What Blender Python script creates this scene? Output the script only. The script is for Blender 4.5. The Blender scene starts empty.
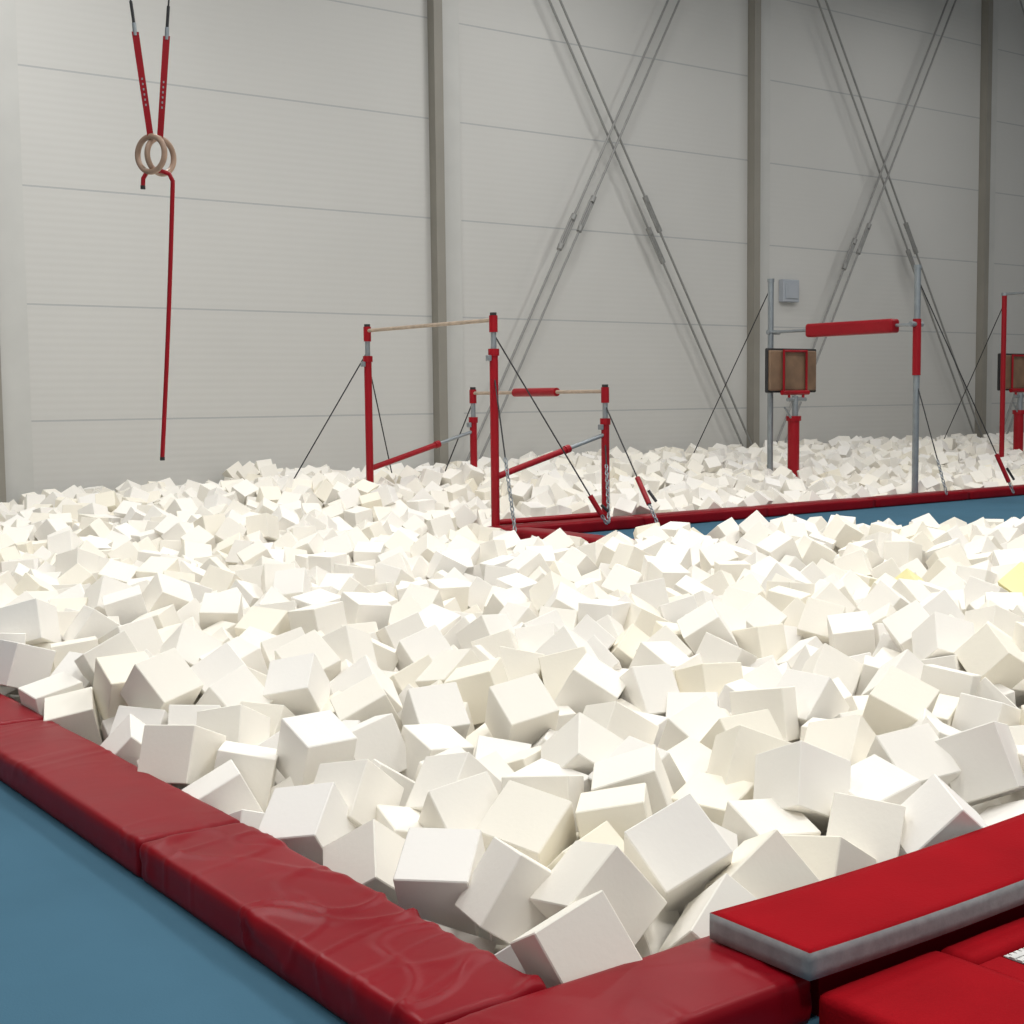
import bpy, bmesh, math, random, time
import numpy as np
from mathutils import Vector, Matrix, noise
random.seed(11); np.random.seed(11)
T0=time.time()
scene=bpy.context.scene
try:
    scene.view_settings.view_transform='Standard'
    scene.view_settings.look='None'
except Exception: pass

# ---------------------------------------------------------------- materials
def mat(name, col, rough=.5, metal=0, bump=None, var=None, spec=None, coat=0):
    m=bpy.data.materials.new(name); m.use_nodes=True
    nt=m.node_tree; b=nt.nodes['Principled BSDF']
    b.inputs['Base Color'].default_value=(*col,1)
    b.inputs['Roughness'].default_value=rough
    b.inputs['Metallic'].default_value=metal
    if spec is not None: b.inputs['Specular IOR Level'].default_value=spec
    if coat: b.inputs['Coat Weight'].default_value=coat
    tc=nt.nodes.new('ShaderNodeTexCoord')
    if var:
        n=nt.nodes.new('ShaderNodeTexNoise'); n.inputs['Scale'].default_value=var[0]; n.inputs['Detail'].default_value=4
        nt.links.new(tc.outputs['Object'],n.inputs['Vector'])
        r=nt.nodes.new('ShaderNodeValToRGB')
        r.color_ramp.elements[0].position=.3; r.color_ramp.elements[1].position=.7
        r.color_ramp.elements[0].color=(*[c*(1-var[1]) for c in col],1)
        r.color_ramp.elements[1].color=(*[min(1,c*(1+var[1])) for c in col],1)
        nt.links.new(n.outputs['Fac'],r.inputs['Fac']); nt.links.new(r.outputs['Color'],b.inputs['Base Color'])
    if bump:
        n=nt.nodes.new('ShaderNodeTexNoise'); n.inputs['Scale'].default_value=bump[0]; n.inputs['Detail'].default_value=5
        nt.links.new(tc.outputs['Object'],n.inputs['Vector'])
        bp=nt.nodes.new('ShaderNodeBump'); bp.inputs['Strength'].default_value=bump[1]; bp.inputs['Distance'].default_value=bump[2]
        nt.links.new(n.outputs['Fac'],bp.inputs['Height']); nt.links.new(bp.outputs['Normal'],b.inputs['Normal'])
    return m

M_vinyl=mat('red_vinyl',(.22,.003,.009),.38,0,(6,.14,.012),(3,.10),.12)
M_vinyl2=mat('red_felt',(.30,.003,.008),.85,0,(120,.3,.004),(4,.1),.06)
M_greyside=mat('mat_grey_side',(.27,.27,.275),.8,0,(60,.3,.004),(30,.12),.2)
M_blue=mat('blue_carpet',(.058,.140,.205),.9,0,(160,.25,.003),(1.2,.06),.10)
M_red=mat('red_paint',(.30,.004,.011),.35,0,None,(6,.06),.3)
M_steel=mat('galvanised_steel',(.30,.33,.35),.4,.6,None,(8,.1))
M_dark=mat('dark_cable',(.03,.03,.032),.5,.4,None,(9,.1))
M_rod=mat('brace_rod_steel',(.27,.27,.26),.5,.2,None,(9,.08))
M_wood=mat('bar_wood',(.42,.33,.25),.45,0,None,(14,.15))
M_ringwood=mat('ring_wood',(.36,.24,.17),.45,0,None,(14,.15))
M_board=mat('board_wood',(.20,.125,.075),.5,0,None,(5,.2))
M_black=mat('black_rubber',(.02,.02,.02),.7,0,None,(9,.1))
M_white=mat('trampoline_web',(.6,.6,.58),.7,0,(90,.4,.004),(40,.15))
M_col=mat('column_paint',(.27,.255,.22),.55,0,None,(2,.05))
M_trim=mat('wall_flashing',(.54,.54,.515),.5,0,None,(2,.04))
M_box=mat('grey_plastic',(.40,.43,.47),.5,0,None,(3,.05))
M_ceil=mat('ceiling_sheet',(.30,.31,.32),.7,0,(4,.2,.01),(2,.05))

# wall panels
def wall_mat():
    m=bpy.data.materials.new('wall_panel'); m.use_nodes=True; nt=m.node_tree; b=nt.nodes['Principled BSDF']
    b.inputs['Roughness'].default_value=.55
    b.inputs['Specular IOR Level'].default_value=.3
    g=nt.nodes.new('ShaderNodeNewGeometry'); s=nt.nodes.new('ShaderNodeSeparateXYZ'); nt.links.new(g.outputs['Position'],s.inputs[0])
    def mth(op,a,bv=None):
        n=nt.nodes.new('ShaderNodeMath'); n.operation=op
        for i,v in enumerate((a,bv)):
            if v is None: continue
            if isinstance(v,(int,float)): n.inputs[i].default_value=v
            else: nt.links.new(v,n.inputs[i])
        return n.outputs[0]
    z=mth('ADD',s.outputs['Z'],-1.2+1.44*4)
    fr=mth('MODULO',z,1.44)
    a=mth('LESS_THAN',fr,.022)
    n=nt.nodes.new('ShaderNodeTexNoise'); n.inputs['Scale'].default_value=.35
    nt.links.new(g.outputs['Position'],n.inputs['Vector'])
    r=nt.nodes.new('ShaderNodeValToRGB'); r.color_ramp.elements[0].color=(.545,.54,.515,1); r.color_ramp.elements[1].color=(.61,.605,.58,1)
    nt.links.new(n.outputs['Fac'],r.inputs['Fac'])
    mx=nt.nodes.new('ShaderNodeMix'); mx.data_type='RGBA'
    nt.links.new(a,mx.inputs['Factor']); nt.links.new(r.outputs['Color'],mx.inputs['A']); mx.inputs['B'].default_value=(.42,.43,.43,1)
    nt.links.new(mx.outputs['Result'],b.inputs['Base Color'])
    w=mth('SINE',mth('MULTIPLY',s.outputs['Z'],2*math.pi/.09))
    h=mth('SUBTRACT',mth('MULTIPLY',w,.12),a)
    bp=nt.nodes.new('ShaderNodeBump'); bp.inputs['Strength'].default_value=.3; bp.inputs['Distance'].default_value=.01
    nt.links.new(h,bp.inputs['Height']); nt.links.new(bp.outputs['Normal'],b.inputs['Normal'])
    return m
M_wall=wall_mat()

def foam_mat():
    m=bpy.data.materials.new('white_foam'); m.use_nodes=True; nt=m.node_tree; b=nt.nodes['Principled BSDF']
    b.inputs['Roughness'].default_value=.95; b.inputs['Specular IOR Level'].default_value=.03
    at=nt.nodes.new('ShaderNodeAttribute'); at.attribute_name='tint'
    r=nt.nodes.new('ShaderNodeValToRGB')
    r.color_ramp.elements[0].position=0; r.color_ramp.elements[0].color=(.91,.885,.84,1)
    r.color_ramp.elements[1].position=.6; r.color_ramp.elements[1].color=(.915,.875,.78,1)
    e=r.color_ramp.elements.new(.92); e.color=(.91,.855,.71,1)
    e=r.color_ramp.elements.new(1.0); e.color=(.92,.86,.48,1)
    nt.links.new(at.outputs['Fac'],r.inputs['Fac']); nt.links.new(r.outputs['Color'],b.inputs['Base Color'])
    n=nt.nodes.new('ShaderNodeTexNoise'); n.inputs['Scale'].default_value=60; n.inputs['Detail'].default_value=3
    tc=nt.nodes.new('ShaderNodeTexCoord'); nt.links.new(tc.outputs['Object'],n.inputs['Vector'])
    bp=nt.nodes.new('ShaderNodeBump'); bp.inputs['Strength'].default_value=.12; bp.inputs['Distance'].default_value=.004
    nt.links.new(n.outputs['Fac'],bp.inputs['Height']); nt.links.new(bp.outputs['Normal'],b.inputs['Normal'])
    return m
M_foam=foam_mat()

# ---------------------------------------------------------------- helpers
def link(o,parent=None):
    scene.collection.objects.link(o)
    if parent: o.parent=parent
    return o
def empty(name):
    e=bpy.data.objects.new(name,None); e.empty_display_size=.1; return link(e)
def mesh_obj(name,verts,faces,m,parent=None,smooth=False):
    me=bpy.data.meshes.new(name); me.from_pydata([tuple(v) for v in verts],[],faces); me.update()
    if isinstance(m,(list,tuple)):
        for k in m: me.materials.append(k)
    elif m: me.materials.append(m)
    me.polygons.foreach_set('use_smooth',[smooth]*len(me.polygons))
    return link(bpy.data.objects.new(name,me),parent)
def box(name,x0,x1,y0,y1,z0,z1,m,parent=None,bev=0):
    v=[(x,y,z) for z in (z0,z1) for y in (y0,y1) for x in (x0,x1)]
    f=[(0,2,3,1),(4,5,7,6),(0,1,5,4),(2,6,7,3),(0,4,6,2),(1,3,7,5)]
    o=mesh_obj(name,v,f,m,parent)
    if bev:
        b=o.modifiers.new('bev','BEVEL'); b.width=bev; b.segments=4
    return o
def tube(name,pts,r,m,parent=None,res=6,cyc=False):
    c=bpy.data.curves.new(name,'CURVE'); c.dimensions='3D'; c.bevel_depth=r; c.bevel_resolution=res; c.use_fill_caps=True
    s=c.splines.new('POLY'); s.points.add(len(pts)-1)
    for i,p in enumerate(pts): s.points[i].co=(*p,1)
    s.use_cyclic_u=cyc
    c.materials.append(m)
    o=bpy.data.objects.new(name,c); link(o)
    dg=bpy.context.evaluated_depsgraph_get(); me=bpy.data.meshes.new_from_object(o.evaluated_get(dg))
    bpy.data.objects.remove(o); me.name=name
    me.polygons.foreach_set('use_smooth',[len(p.vertices)==4 for p in me.polygons])
    return link(bpy.data.objects.new(name,me),parent)
def torus_mesh(name,center,R,r,m,parent,ax=Vector((0,1,0)),sx=1,seg=40):
    ax=Vector(ax).normalized(); up=Vector((0,0,1))
    if abs(ax.z)>.9: up=Vector((1,0,0))
    u=ax.cross(up).normalized(); w=u.cross(ax).normalized()
    pts=[Vector(center)+u*math.cos(a)*R*sx+w*math.sin(a)*R for a in [2*math.pi*i/seg for i in range(seg)]]
    return tube(name,pts,r,m,parent,6,True)
def chain(name,p0,p1,m,parent,step=.05,R=.03,r=.008):
    p0=Vector(p0);p1=Vector(p1);L=(p1-p0).length;n=max(2,int(L/step));d=(p1-p0).normalized()
    side=d.cross(Vector((1,0,0))).normalized(); side2=d.cross(side)
    V=[];F=[]
    for i in range(n):
        c=p0+d*(i+.5)*L/n; s=side if i%2 else side2; nrm=d.cross(s)
        base=len(V); S=10;K=5
        for a in range(S):
            A=2*math.pi*a/S; cc=c+d*math.cos(A)*R+s*math.sin(A)*R*.6; rad=(d*math.cos(A)+s*math.sin(A)).normalized()
            for k in range(K):
                B=2*math.pi*k/K; V.append(cc+rad*math.cos(B)*r+nrm*math.sin(B)*r)
        for a in range(S):
            for k in range(K):
                F.append((base+a*K+k,base+((a+1)%S)*K+k,base+((a+1)%S)*K+(k+1)%K,base+a*K+(k+1)%K))
    return mesh_obj(name,V,F,m,parent,True)

def pad(name,x0,x1,y0,y1,z0,z1,mats,r=.02,res=.03,puff=.01,wr=.006,seed=0,zfun=None,parent=None,side_slot=0,along='x'):
    bm=bmesh.new()
    nx=max(2,int((x1-x0)/res)); ny=max(2,int((y1-y0)/res)); nz=max(2,int((z1-z0)/.02))
    def face(fn,a,b):
        g=[[bm.verts.new(fn(i/a,j/b)) for j in range(b+1)] for i in range(a+1)]
        for i in range(a):
            for j in range(b): bm.faces.new((g[i][j],g[i+1][j],g[i+1][j+1],g[i][j+1]))
    X=lambda t:x0+(x1-x0)*t; Y=lambda t:y0+(y1-y0)*t; Z=lambda t:z0+(z1-z0)*t
    face(lambda a,b:(X(a),Y(b),z1),nx,ny); face(lambda a,b:(X(a),Y(1-b),z0),nx,ny)
    face(lambda a,b:(X(a),y0,Z(b)),nx,nz); face(lambda a,b:(X(1-a),y1,Z(b)),nx,nz)
    face(lambda a,b:(x0,Y(1-a),Z(b)),ny,nz); face(lambda a,b:(x1,Y(a),Z(b)),ny,nz)
    bmesh.ops.remove_doubles(bm,verts=bm.verts,dist=1e-4)
    if side_slot:
        for f in bm.faces:
            if abs(f.normal.z)<.5: f.material_index=side_slot
    for v in bm.verts:
        p=v.co.copy()
        q=Vector((min(max(p.x,x0+r),x1-r),min(max(p.y,y0+r),y1-r),min(max(p.z,z0+r),z1-r)))
        d=p-q
        if d.length>1e-6:
            dn=d.normalized(); p=q+dn*r
        else: dn=Vector((0,0,1))
        a=(p.x-x0)/(x1-x0)*2-1; b=(p.y-y0)/(y1-y0)*2-1
        top=max(0,(p.z-z0)/(z1-z0))
        pf=puff*(1-a**6)*(1-b*b if along=='x' else 1-b**6)*(1 if along=='x' else (1-a*a))*top
        p.z+=pf
        if wr:
            # creases running across the pad (shallow diagonal folds)
            if along=='x': L_,W_,e_=p.x,p.y,abs(a)
            else: L_,W_,e_=p.y,p.x,abs(b)
            n2=noise.noise(Vector((L_*2.2+seed,W_*2.5,p.z*3)))
            f1=noise.noise(Vector((L_*3.2+2.5*n2+seed*2,W_*1.6+L_*.8,p.z*4)))
            f2=noise.noise(Vector((L_*6.5-2*W_+seed*5,W_*2.0+2*n2,p.z*4)))
            c1=max(0,1-abs(f1)*9); c2=max(0,1-abs(f2)*8)
            mask=max(0,noise.noise(Vector((L_*1.7+seed*9,W_*2,1.3)))+.40)
            k=wr*(n2*.5+(c1*.8+c2*.5)*mask)
            edge=1+.5*(abs(b) if along=='x' else abs(a))
            p+=dn*k*edge*(1 if top>.2 else .2)
        if zfun: p.z+=zfun(p)
        v.co=p
    me=bpy.data.meshes.new(name); bm.to_mesh(me); bm.free()
    for k in mats: me.materials.append(k)
    me.polygons.foreach_set('use_smooth',[True]*len(me.polygons))
    return link(bpy.data.objects.new(name,me),parent)

# ---------------------------------------------------------------- room shell
WY=17.5
box('wall_back',-8,36,WY,WY+.3,-.6,11.5,M_wall)
box('wall_left',-8.3,-8,-6,WY+.3,-.6,11.5,M_wall)
box('wall_right',36,36.3,-6,WY+.3,-.6,11.5,M_wall)
box('ceiling',-8.3,36.3,-6,WY+.3,11.5,11.7,M_ceil)
PX,PY=1.90,2.42     # pit inner corner
fv=[];ff=[]
def slab(x0,x1,y0,y1,z0=-.6,z1=0):
    b=len(fv); fv.extend([(x,y,z) for z in (z0,z1) for y in (y0,y1) for x in (x0,x1)])
    ff.extend([tuple(b+i for i in f) for f in [(0,2,3,1),(4,5,7,6),(0,1,5,4),(2,6,7,3),(0,4,6,2),(1,3,7,5)]])
PEN_Y0,PEN_Y1,PEN_X=9.0,11.75,8.35
slab(-8,PX-.04,-6,WY); slab(PX-.04,36,-6,PY-.04); slab(PEN_X+.04,36,PEN_Y0+.04,PEN_Y1-.04)
mesh_obj('floor',fv,ff,M_blue)

# columns (H-section)
COLS=(5.12,11.62,18.27,24.95,31.7,-1.4)
for i,x in enumerate(COLS):
    e=empty('steel_column')
    box('front_flange',x-.075,x+.075,WY-.17,WY-.155,-.6,11.5,M_col,e)
    box('back_flange',x-.075,x+.075,WY-.02,WY-.002,-.6,11.5,M_col,e)
    box('web',x-.07,x-.055,WY-.155,WY-.02,-.6,11.5,M_col,e)
    box('trim_%d'%(i+1),x+.09,x+.46,WY-.03,WY-.001,-.6,11.5,M_trim)

# X braces
def brace(xa,xb):
    e=empty('cross_brace')
    y=WY-.26
    k=0
    for (a,b,za,zb,off) in ((xb-.20,xa+.05,.3,10.8,0),(xa+.05,xb-.30,-.1,11.2,.06)):
        A=Vector((a,y-off,za));B=Vector((b,y-off,zb)); d=(B-A).normalized(); nrm=d.cross(Vector((0,1,0))).normalized()
        for s in (-.10,.10):
            k+=1
            tube('rod_%d'%k,[A+nrm*s,B+nrm*s],.019,M_rod,e)
            c=A+d*((4.0+(.35 if s<0 else -.05)-za)/d.z)+nrm*s
            for o in (-.035,.035): tube('turnbuckle_%d'%k,[c-d*.26+nrm*o,c+d*.26+nrm*o],.018,M_rod,e)
            tube('turnbuckle_nut_%d'%k,[c-d*.32,c-d*.22],.045,M_rod,e); tube('turnbuckle_nut_%d'%k,[c+d*.22,c+d*.32],.045,M_rod,e)
brace(11.65,18.3); brace(18.3,25.0); brace(25.0,31.7)

# wall box
e=empty('wall_junction_box')
box('housing',19.0,19.42,WY-.12,WY,3.1,3.5,M_box,e,.015)
box('cover',19.05,19.37,WY-.14,WY-.115,3.16,3.44,M_box,e,.01)

# ---------------------------------------------------------------- pit pads
pad('pit_edge_pad',1.55,PX,PY+.01,4.0,0,.12,[M_vinyl],seed=1,along='y',puff=.005,wr=.011,res=.012)
pad('pit_edge_pad',1.55,PX,4.01,5.85,0,.12,[M_vinyl],seed=2,along='y',puff=.005,wr=.011,res=.012)
pad('pit_edge_pad',1.55,PX,5.86,7.7,0,.12,[M_vinyl],seed=3,along='y',puff=.005,wr=.007)
pad('pit_edge_pad',1.55,PX,7.71,9.6,0,.12,[M_vinyl],seed=4,along='y',puff=.005,wr=.007)
pad('pit_edge_pad',1.55,2.41,2.10,PY,0,.12,[M_vinyl],seed=5,along='x',puff=.005,wr=.011,res=.012)
# peninsula pads
x=PEN_X; i=0
while x<28:
    pad('pit_edge_pad',x,x+1.95,PEN_Y1-.32,PEN_Y1,0,.12,[M_vinyl],seed=10+i,along='x',res=.08,wr=.004); x+=1.96; i+=1
pad('pit_edge_pad',PEN_X,PEN_X+.32,PEN_Y0,PEN_Y1-.33,0,.12,[M_vinyl],seed=30,along='y',res=.06,wr=.004)
# raised mat to the right
def bend(p): return .009*((p.x-3.0)/.6)**2-.009 if p.x<4.2 else .009*((4.2-3.0)/.6)**2-.009
pad('landing_mat',2.35,5.6,2.06,2.38,.128,.195,[M_vinyl2,M_greyside],r=.003,res=.03,puff=.0,wr=0,seed=7,zfun=bend,side_slot=1,along='x')
box('mat_support',2.45,5.6,2.12,2.38,0,.115,M_vinyl)
# trampoline
tr=empty('trampoline')
pad('side_pad',2.37,2.80,.3,2.055,.0,.10,[M_vinyl2],r=.012,puff=.003,wr=.002,seed=8,along='y',parent=tr)
pad('end_pad',2.81,4.9,1.95,2.055,.0,.095,[M_vinyl2],r=.012,puff=.002,wr=.002,seed=9,along='x',parent=tr)
V=[];F=[]
def strip(x0,x1,y0,y1,z):
    b=len(V); V.extend([(x0,y0,z),(x1,y0,z),(x1,y1,z),(x0,y1,z),(x0,y0,z-.003),(x1,y0,z-.003),(x1,y1,z-.003),(x0,y1,z-.003)])
    F.extend([tuple(b+i for i in f) for f in [(0,1,2,3),(7,6,5,4),(0,4,5,1),(1,5,6,2),(2,6,7,3),(3,7,4,0)]])
g=2.91
while g<4.8: strip(g,g+.015,.35,1.94,.088); g+=.02
g=.35
while g<1.93: strip(2.91,4.8,g,g+.015,.091); g+=.02
mesh_obj('woven_bed',V,F,M_white,tr)
box('frame_floor',2.81,4.9,.3,1.95,0,.012,M_black,tr)
box('bed_edge',2.81,2.90,.3,1.945,.06,.09,M_vinyl2,tr,.006)

# ---------------------------------------------------------------- foam
def sm(a,b,x):
    t=min(1,max(0,(x-a)/(b-a))); return t*t*(3-2*t)
def gs(x,y,cx,cy,sx,sy): return math.exp(-((x-cx)/sx)**2-((y-cy)/sy)**2)
def Tsurf(x,y):
    n=noise.noise(Vector((x*.9,y*.9,3.1)))*.13+noise.noise(Vector((x*.35,y*.35,9.1)))*.08
    if y>PEN_Y1-.2 and x>PEN_X-.2:
        t=.12+.35*sm(11.9,16.5,y)
        t+=.17*gs(x,y,9.6,14.0,1.2,1.0)
        t-= .12*math.exp(-((x-11)/2.0)**2)*sm(14,16.5,y)
        return t+n*.6
    t=.17+n*(1-.6*sm(11,14,y))
    t+=.10*gs(x,y,6.0,16,1.6,2.5)
    t-=.07*sm(13,17,y)
    t+=.12*sm(10,13,y)*sm(4,7,x)
    t+=.20*gs(x,y,7.8,13.9,1.1,1.2)
    t-=.22*gs(x,y,7.7,10.4,1.1,1.4)
    t+=.10*gs(x,y,9.2,8.5,1.7,.9)
    t+=.10*gs(x,y,2.6,8,1.0,2.5)
    t-=.22*sm(9.0,13.5,x)*sm(5.5,8.8,y)
    return t
def inpit(x,y,m=.09):
    if x<PX+m or y<PY+m or y>WY-m-.06: return False
    if x>PEN_X-m and PEN_Y0-m<y<PEN_Y1+m: return False
    if x>1.52*y+2.6 or x<.296*y-1.3: return False
    if x>30: return False
    if y>WY-.32:
        for c in COLS:
            if abs(x-c)<.22: return False
    return True
S=.212; D=.240
grid={}
pts=[]
regions=[(PX,17,PY,9.1),(PX,PEN_X,9.1,WY),(PEN_X,30,PEN_Y1,WY)]
def topz(x,y,base):
    cx=int(x/D); cy=int(y/D); z=base
    for i in (cx-1,cx,cx+1):
        for j in (cy-1,cy,cy+1):
            for (a,b,c) in grid.get((i,j),()):
                dd=(a-x)**2+(b-y)**2
                if dd<D*D:
                    h=c+math.sqrt(D*D-dd)
                    if h>z: z=h
    return z
for (x0,x1,y0,y1) in regions:
    n=int((x1-x0)*(y1-y0)*190)
    for _ in range(n):
        X=random.uniform(x0,x1); Y=random.uniform(y0,y1)
        if not inpit(X,Y): continue
        t=Tsurf(X,Y)
        best=None
        for k in range(5):
            xx=X+(random.uniform(-.16,.16) if k else 0); yy=Y+(random.uniform(-.16,.16) if k else 0)
            if not inpit(xx,yy): continue
            z=topz(xx,yy,t-.54)
            if best is None or z<best[2]: best=(xx,yy,z)
        if best and best[2]<t-.09+random.random()**2*.13:
            grid.setdefault((int(best[0]/D),int(best[1]/D)),[]).append(best); pts.append(best)
P=np.array(pts); N=len(P); print('FOAM',N,time.time()-T0)
# chamfered cube template
h=S/2; c=.0035
tv=[];idx={}
for ax in range(3):
    for sx in (-1,1):
        for sy in (-1,1):
            for sz in (-1,1):
                s=(sx,sy,sz); v=[s[k]*(h-c) for k in range(3)]; v[ax]=s[ax]*h
                idx[(ax,s)]=len(tv); tv.append(v)
tf=[]
tvn=np.array(tv)
def addf(ids):
    pts_=tvn[ids]; ce=pts_.mean(0)
    nrm=ce/np.linalg.norm(ce)
    u=pts_[0]-ce; u/=np.linalg.norm(u); w=np.cross(nrm,u)
    ang=[math.atan2(np.dot(p-ce,w),np.dot(p-ce,u)) for p in pts_]
    tf.append([i for _,i in sorted(zip(ang,ids))])
import itertools
for ax in range(3):
    for sg in (-1,1):
        addf([idx[(ax,s)] for s in itertools.product((-1,1),repeat=3) if s[ax]==sg])
for a in range(3):
    o=[k for k in range(3) if k!=a]
    for s0 in (-1,1):
        for s1 in (-1,1):
            ids=[]
            for sa in (-1,1):
                s=[0,0,0]; s[a]=sa; s[o[0]]=s0; s[o[1]]=s1
                ids+= [idx[(o[0],tuple(s))],idx[(o[1],tuple(s))]]
            addf(ids)
for s in itertools.product((-1,1),repeat=3): addf([idx[(k,s)] for k in range(3)])
q=np.random.normal(size=(N,4)); q/=np.linalg.norm(q,axis=1)[:,None]
w_,x_,y_,z_=q.T
R=np.stack([1-2*(y_**2+z_**2),2*(x_*y_-z_*w_),2*(x_*z_+y_*w_),2*(x_*y_+z_*w_),1-2*(x_**2+z_**2),2*(y_*z_-x_*w_),2*(x_*z_-y_*w_),2*(y_*z_+x_*w_),1-2*(x_**2+y_**2)],1).reshape(N,3,3)
sc=np.random.uniform(.96,1.04,(N,1,3))
VV=np.einsum('nij,nkj->nki',R,tvn[None]*sc)+P[:,None,:]
nv=len(tv)
fl=np.concatenate([np.array(f) for f in tf]); lens=np.array([len(f) for f in tf])
allL=(fl[None,:]+(np.arange(N)*nv)[:,None]).ravel()
allLens=np.tile(lens,N); st=np.concatenate([[0],np.cumsum(allLens)[:-1]])
me=bpy.data.meshes.new('foam_cube_pile')
me.vertices.add(N*nv); me.vertices.foreach_set('co',VV.reshape(-1).astype(np.float32))
me.loops.add(len(allL)); me.loops.foreach_set('vertex_index',allL.astype(np.int32))
me.polygons.add(len(allLens)); me.polygons.foreach_set('loop_start',st.astype(np.int32)); me.polygons.foreach_set('loop_total',allLens.astype(np.int32))
me.update(calc_edges=True); me.validate()
me.polygons.foreach_set('use_smooth',np.zeros(len(me.polygons),dtype=bool)); me.update()
tint=np.random.beta(1.2,2.2,N)*.9
for (tx,ty) in ((8.2,6.1),(8.0,5.3)):
    dd=(P[:,0]-tx)**2+(P[:,1]-ty)**2
    near=np.where(dd<.3**2)[0]
    if len(near): tint[near[np.argmax(P[near,2])]]=1.0
a=me.attributes.new('tint','FLOAT','POINT'); a.data.foreach_set('value',np.repeat(tint,nv).astype(np.float32))
me.materials.append(M_foam)
pile=link(bpy.data.objects.new('foam_cube_pile',me))
# deeper foam fill under the loose cubes
V=[];F=[];g=.5
def fill(x0,x1,y0,y1):
    nx=int((x1-x0)/g)+1; ny=int((y1-y0)/g)+1; b=len(V)
    for i in range(nx+1):
        for j in range(ny+1):
            x=x0+(x1-x0)*i/nx; y=y0+(y1-y0)*j/ny; V.append((x,y,Tsurf(x,y)-.55))
    for i in range(nx):
        for j in range(ny): F.append((b+i*(ny+1)+j,b+(i+1)*(ny+1)+j,b+(i+1)*(ny+1)+j+1,b+i*(ny+1)+j+1))
fill(PX-.03,30,PY-.03,PEN_Y0+.03); fill(PX-.03,PEN_X+.03,PEN_Y0+.03,WY); fill(PEN_X+.03,30,PEN_Y1-.03,WY)
mesh_obj('deep_foam_layer',V,F,M_foam,pile)

# ---------------------------------------------------------------- gymnastics bars
def clamp(name,p,z,r,m,par,h=.06):
    tube(name,[(p[0],p[1],z-h/2),(p[0],p[1],z+h/2)],r,m,par)
def post(par,p,ztop,barz,i):
    x,y=p
    tube('post_%d'%i,[(x,y,0),(x,y,barz-.33)],.045,M_red,par)
    clamp('collar_%d'%i,p,barz-.33,.058,M_red,par,.07)
    tube('inner_tube_%d'%i,[(x,y,barz-.33),(x,y,barz-.1)],.03,M_steel,par)
    clamp('head_%d'%i,p,barz-.04,.045,M_red,par,.17)
    clamp('head_cap_%d'%i,p,barz+.06,.035,M_black,par,.03)
    box('base_%d'%i,x-.12,x+.12,y-.12,y+.12,-.0,.03,M_steel,par,.005)
    box('tension_knob_%d'%i,x-.085,x-.045,y-.03,y+.03,barz-.42,barz-.36,M_steel,par,.008)
def guy(par,a,b,i,tens=0,r=.008,ch=0):
    a=Vector(a);b=Vector(b)
    k=a.lerp(b,1-tens-ch)
    tube('guy_cable_%d'%i,[a,k],r,M_dark,par,3)
    if tens:
        k2=a.lerp(b,1-ch)
        tube('tensioner_%d'%i,[k,k2],.028,M_red,par); 
        tube('tensioner_lever_%d'%i,[k.lerp(k2,.5)+Vector((.05,-.03,0)),k2+Vector((.07,-.03,.03))],.016,M_dark,par)
        k=k2
    if ch: chain('anchor_chain_%d'%i,k,b,M_steel,par)
e=empty('uneven_bars')
HX,LX,BY0,BY1=8.5,10.0,11.74,14.26
hz,lz=2.24,1.50
post(e,(HX,BY0),0,hz,1); post(e,(HX,BY1),0,hz,2); post(e,(LX,BY0),0,lz,3); post(e,(LX,BY1),0,lz,4)
tube('high_bar',[(HX,BY0,hz),(HX,BY1,hz)],.021,M_wood,e)
tube('low_bar',[(LX,BY0,lz),(LX,BY1,lz)],.021,M_wood,e)
tube('bar_padding',[(LX,BY0+.85,lz),(LX,BY0+1.65,lz)],.05,M_red,e)
for y,n in ((BY0,1),(BY1,2)):
    A=Vector((HX,y,.62));B=Vector((LX,y,1.03)); k=A.lerp(B,.64)
    tube('spreader_outer_%d'%n,[A,k],.034,M_red,e); tube('spreader_inner_%d'%n,[k,B],.022,M_steel,e)
    tube('spreader_clamp_%d'%n,[k-(B-A).normalized()*.03,k+(B-A).normalized()*.03],.045,M_red,e)
guy(e,(HX,BY1,2.0),(8.0,15.5,.25),1)
guy(e,(HX,BY1,1.9),(9.5,15.3,.25),2)
guy(e,(HX,BY0,2.1),(9.37,10.98,.13),3,.10,ch=.05)
guy(e,(HX,BY0,1.7),(8.2,11.0,.13),4,ch=.45)
guy(e,(LX,BY0,1.35),(9.86,10.75,.13),5,.22,ch=.15)
guy(e,(LX,BY1,1.4),(10.15,15.3,.25),6)
guy(e,(LX,BY0,.95),(9.5,11.1,.13),7,ch=.7)
tube('base_rail',[(HX,BY0,.15),(LX,BY0,.15)],.03,M_red,e)

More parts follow.
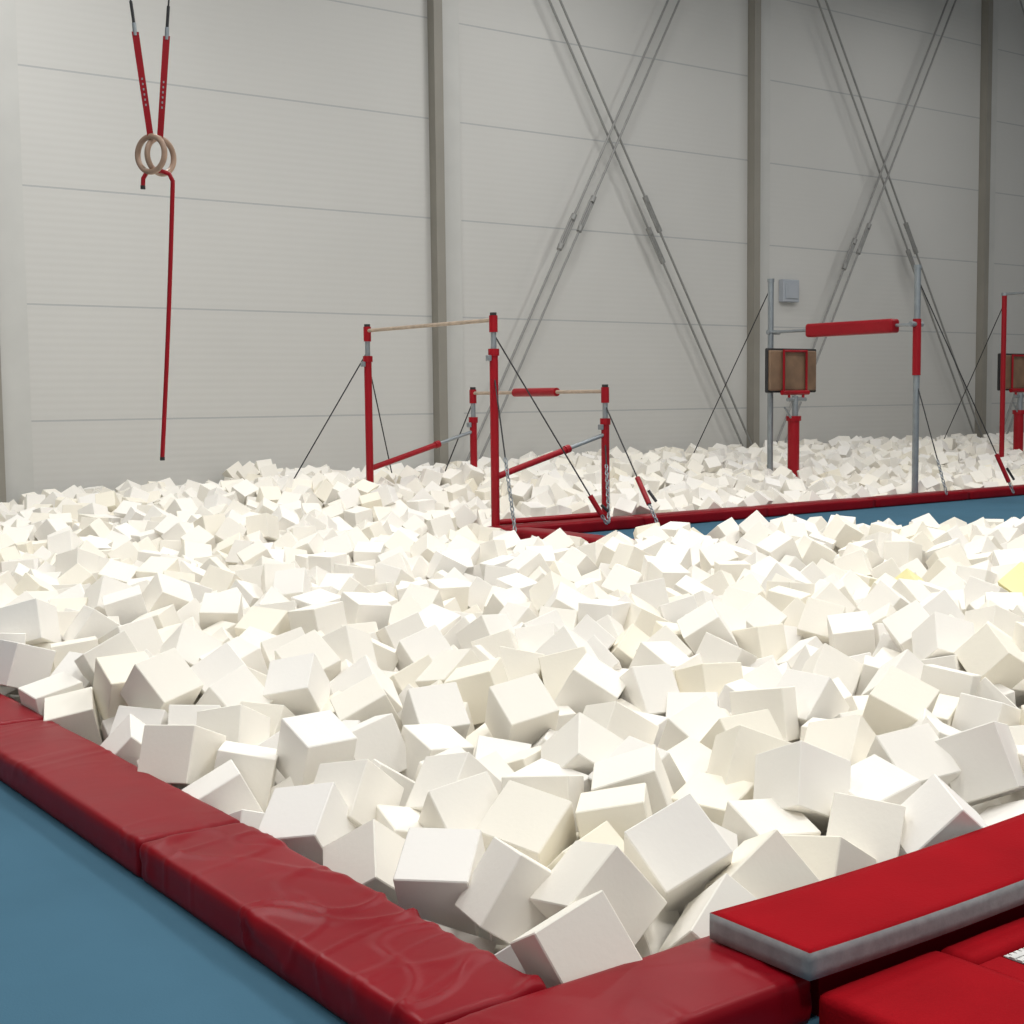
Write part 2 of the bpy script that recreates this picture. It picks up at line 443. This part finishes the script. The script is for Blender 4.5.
def post2(par,p,ztop,i,m=M_steel,sleeve=None):
    x,y=p
    tube('post_%d'%i,[(x,y,0),(x,y,ztop)],.043,m,par)
    clamp('post_cap_%d'%i,p,ztop,.05,M_steel,par,.05)
    box('base_%d'%i,x-.12,x+.12,y-.12,y+.12,0,.03,M_steel,par,.005)
    if sleeve: tube('sleeve_%d'%i,[(x,y,sleeve[0]),(x,y,sleeve[1])],.055,M_red,par)
e=empty('high_bar_stand')
X2=15.40; bz=2.35
post2(e,(X2,BY0),3.1,1,M_steel,(1.68,2.42)); post2(e,(X2-.08,BY1),3.1,2,M_steel)
tube('bar',[(X2,BY0,bz),(X2-.08,BY1,bz)],.022,M_steel,e)
box('bar_padding',X2-.11,X2+.08,BY0+.33,BY0+1.85,bz-.10,bz+.09,M_red,e,.04)
for y,n in ((BY0,1),(BY1,2)): tube('bracket_%d'%n,[(X2-.14,y,bz),(X2+.1,y,bz)],.035,M_steel,e)
guy(e,(X2-.08,BY1,3.0),(15.4,16.1,.3),1)
guy(e,(X2,BY0,2.95),(16.15,10.75,.13),2,.13,ch=.05)
guy(e,(X2,BY0,1.6),(X2-.05,11.2,.13),3,ch=.3)
e=empty('high_bar_stand')
X3=21.05
post2(e,(X3,BY0),3.1,1,M_red); post2(e,(X3,BY1),3.1,2,M_red)
tube('bar',[(X3,BY0,3.1),(X3,BY1,3.1)],.022,M_steel,e)
guy(e,(X3,BY1,2.95),(21.9,16.2,.3),1); guy(e,(X3,BY0,2.95),(22.0,10.8,.13),2)

def coachboard(x,y):
    e=empty('spotting_stand')
    b=box('board',x-.50,x+.50,y-.03,y+.03,1.50,2.08,M_board,e,.025)
    b=box('board_rim',x-.53,x+.53,y+.0,y+.05,1.47,2.11,M_black,e,.02)
    yy=y-.06
    for n,xx in enumerate((x-.24,x+.24)): tube('frame_upright_%d'%n,[(xx,yy,1.47),(xx,yy,2.09)],.018,M_red,e)
    tube('frame_top',[(x-.24,yy,2.07),(x+.24,yy,2.07)],.018,M_red,e); tube('frame_bottom',[(x-.28,yy,1.47),(x+.28,yy,1.47)],.035,M_red,e)
    tube('hinge_bar',[(x-.16,yy,1.37),(x+.22,yy,1.37)],.03,M_steel,e)
    for n,xx in enumerate((x-.13,x+.17)): tube('hinge_arm_%d'%n,[(xx,yy,1.49),(xx,yy,1.35)],.02,M_red,e)
    tube('inner_post',[(x,yy,1.42),(x,yy,1.0)],.045,M_steel,e)
    tube('outer_post',[(x-.03,yy,0),(x-.03,yy,1.10)],.085,M_red,e)
    tube('clamp_collar',[(x-.03,yy,1.06),(x-.03,yy,1.13)],.11,M_red,e)
    tube('clamp_lever',[(x-.1,yy-.03,1.08),(x-.28,yy-.05,1.26)],.015,M_steel,e)
coachboard(15.52,14.02); coachboard(21.68,14.4)

# ---------------------------------------------------------------- rings
e=empty('gymnastic_rings')
vd=Vector((.391,.955,0)).normalized(); rt=Vector((.955,-.391,0))
rc=Vector((3.2,7.83,2.86))+rt*.066
for n,s in ((1,-1),(2,1)):
    c0=rc+rt*.026*s+vd*.03*s
    nrm=(vd*.75+rt*.65).normalized() if n==1 else (vd*.75-rt*.65).normalized()
    torus_mesh('ring_%d'%n,c0,.100,.0165,M_ringwood,e,nrm)
    a=c0+Vector((0,0,.10)); b=c0+rt*(.058*s-.006)+Vector((0,0,.68)); 
    dirv=(b-a).normalized(); w=rt*.019; tt=vd*.004
    for m_,off in ((0,-.008),(1,.008)):
        V=[a-w*.9+vd*off,a+w*.9+vd*off,b+w+vd*off,b-w+vd*off]; V2=[p+tt for p in V]
        mesh_obj('strap_%d_%d'%(n,m_),V+V2,[(0,1,2,3),(7,6,5,4),(0,4,5,1),(1,5,6,2),(2,6,7,3),(3,7,4,0)],M_red,e)
    for k in range(6):
        p=a.lerp(b,.30+.05*k)-vd*.010
        mesh_obj('strap_mark_%d_%d'%(n,k),[p-rt*.004-Vector((0,0,.006)),p+rt*.004-Vector((0,0,.006)),p+rt*.004+Vector((0,0,.006)),p-rt*.004+Vector((0,0,.006))],[(0,1,2,3)],M_steel,e)
    tube('shackle_%d'%n,[b-Vector((0,0,.02)),b+dirv*.05],.012,M_steel,e)
    top=b+dirv*.05; L=(11.48-top.z)/dirv.z
    tube('cable_%d'%n,[top,top+dirv*.12],.009,M_dark,e); tube('cable_up_%d'%n,[top+dirv*.1,top+dirv*L],.005,M_dark,e)
rb=rc-Vector((0,0,.105))
pts_=[rb-rt*.075-Vector((0,0,.07)),rb-rt*.072-Vector((0,0,.03)),rb-rt*.055+Vector((0,0,.0)),rb-rt*.02+Vector((0,0,.02)),rb+rt*.03+Vector((0,0,.015)),rb+rt*.07-Vector((0,0,.0)),rb+rt*.088-Vector((0,0,.04))]
end=rc-rt*.055+Vector((0,0,1.12-rc.z))+rt*.04
st_=pts_[-1]
for k in range(1,25):
    t=k/24; p=st_.lerp(end,t); p+=rt*.005*math.sin(t*math.pi)
    pts_.append(p)
tube('rope',pts_,.013,M_red,e)
tube('rope_tip',[end,end-Vector((0,0,.02))],.014,M_black,e)
tube('rope_tail_tip',[pts_[0],pts_[0]-Vector((0,0,.02))],.014,M_black,e)

# ---------------------------------------------------------------- lights
def area(name,loc,size,power,col=(1,.985,.96)):
    l=bpy.data.lights.new(name,'AREA'); l.shape='RECTANGLE'; l.size=size[0]; l.size_y=size[1]; l.energy=power*.54; l.color=col
    o=bpy.data.objects.new(name,l); o.location=loc; link(o); return o
for (x,y,p) in ((1,-2,520),(8,-2,420),(3,3,400),(9,3,470),(16,3,330),(3,10,450),(9,8.5,430),(16,9,380),(22,9,260),(-3,6,380),(4.5,14,430),(13,14,230),(22,14,110)):  # first two entries are added fill, lightening foam faces turned to the camera
    area('high_bay_and_fill_lamp',(x,y,9.0),(1.6,1.0),p)
w=bpy.data.worlds.new('hall_ambient'); scene.world=w; w.use_nodes=True
w.node_tree.nodes['Background'].inputs[0].default_value=(.94,.97,1,1); w.node_tree.nodes['Background'].inputs[1].default_value=.3

# ---------------------------------------------------------------- camera
cam=bpy.data.cameras.new('camera'); cam.sensor_width=36; cam.lens=1400/1024*36; cam.clip_end=200
co=bpy.data.objects.new('camera',cam); link(co)
F=Vector((.596,.803,0)).normalized(); Rr=Vector((F.y,-F.x,0)); p=math.radians(4.7); ro=math.radians(.6)
f=F*math.cos(p)-Vector((0,0,1))*math.sin(p); up=Rr.cross(f)
r2=Rr*math.cos(ro)-up*math.sin(ro); u2=up*math.cos(ro)+Rr*math.sin(ro)
co.matrix_world=Matrix(((r2.x,u2.x,-f.x,0),(r2.y,u2.y,-f.y,0),(r2.z,u2.z,-f.z,1.45),(0,0,0,1)))
scene.camera=co
print('DONE',time.time()-T0)
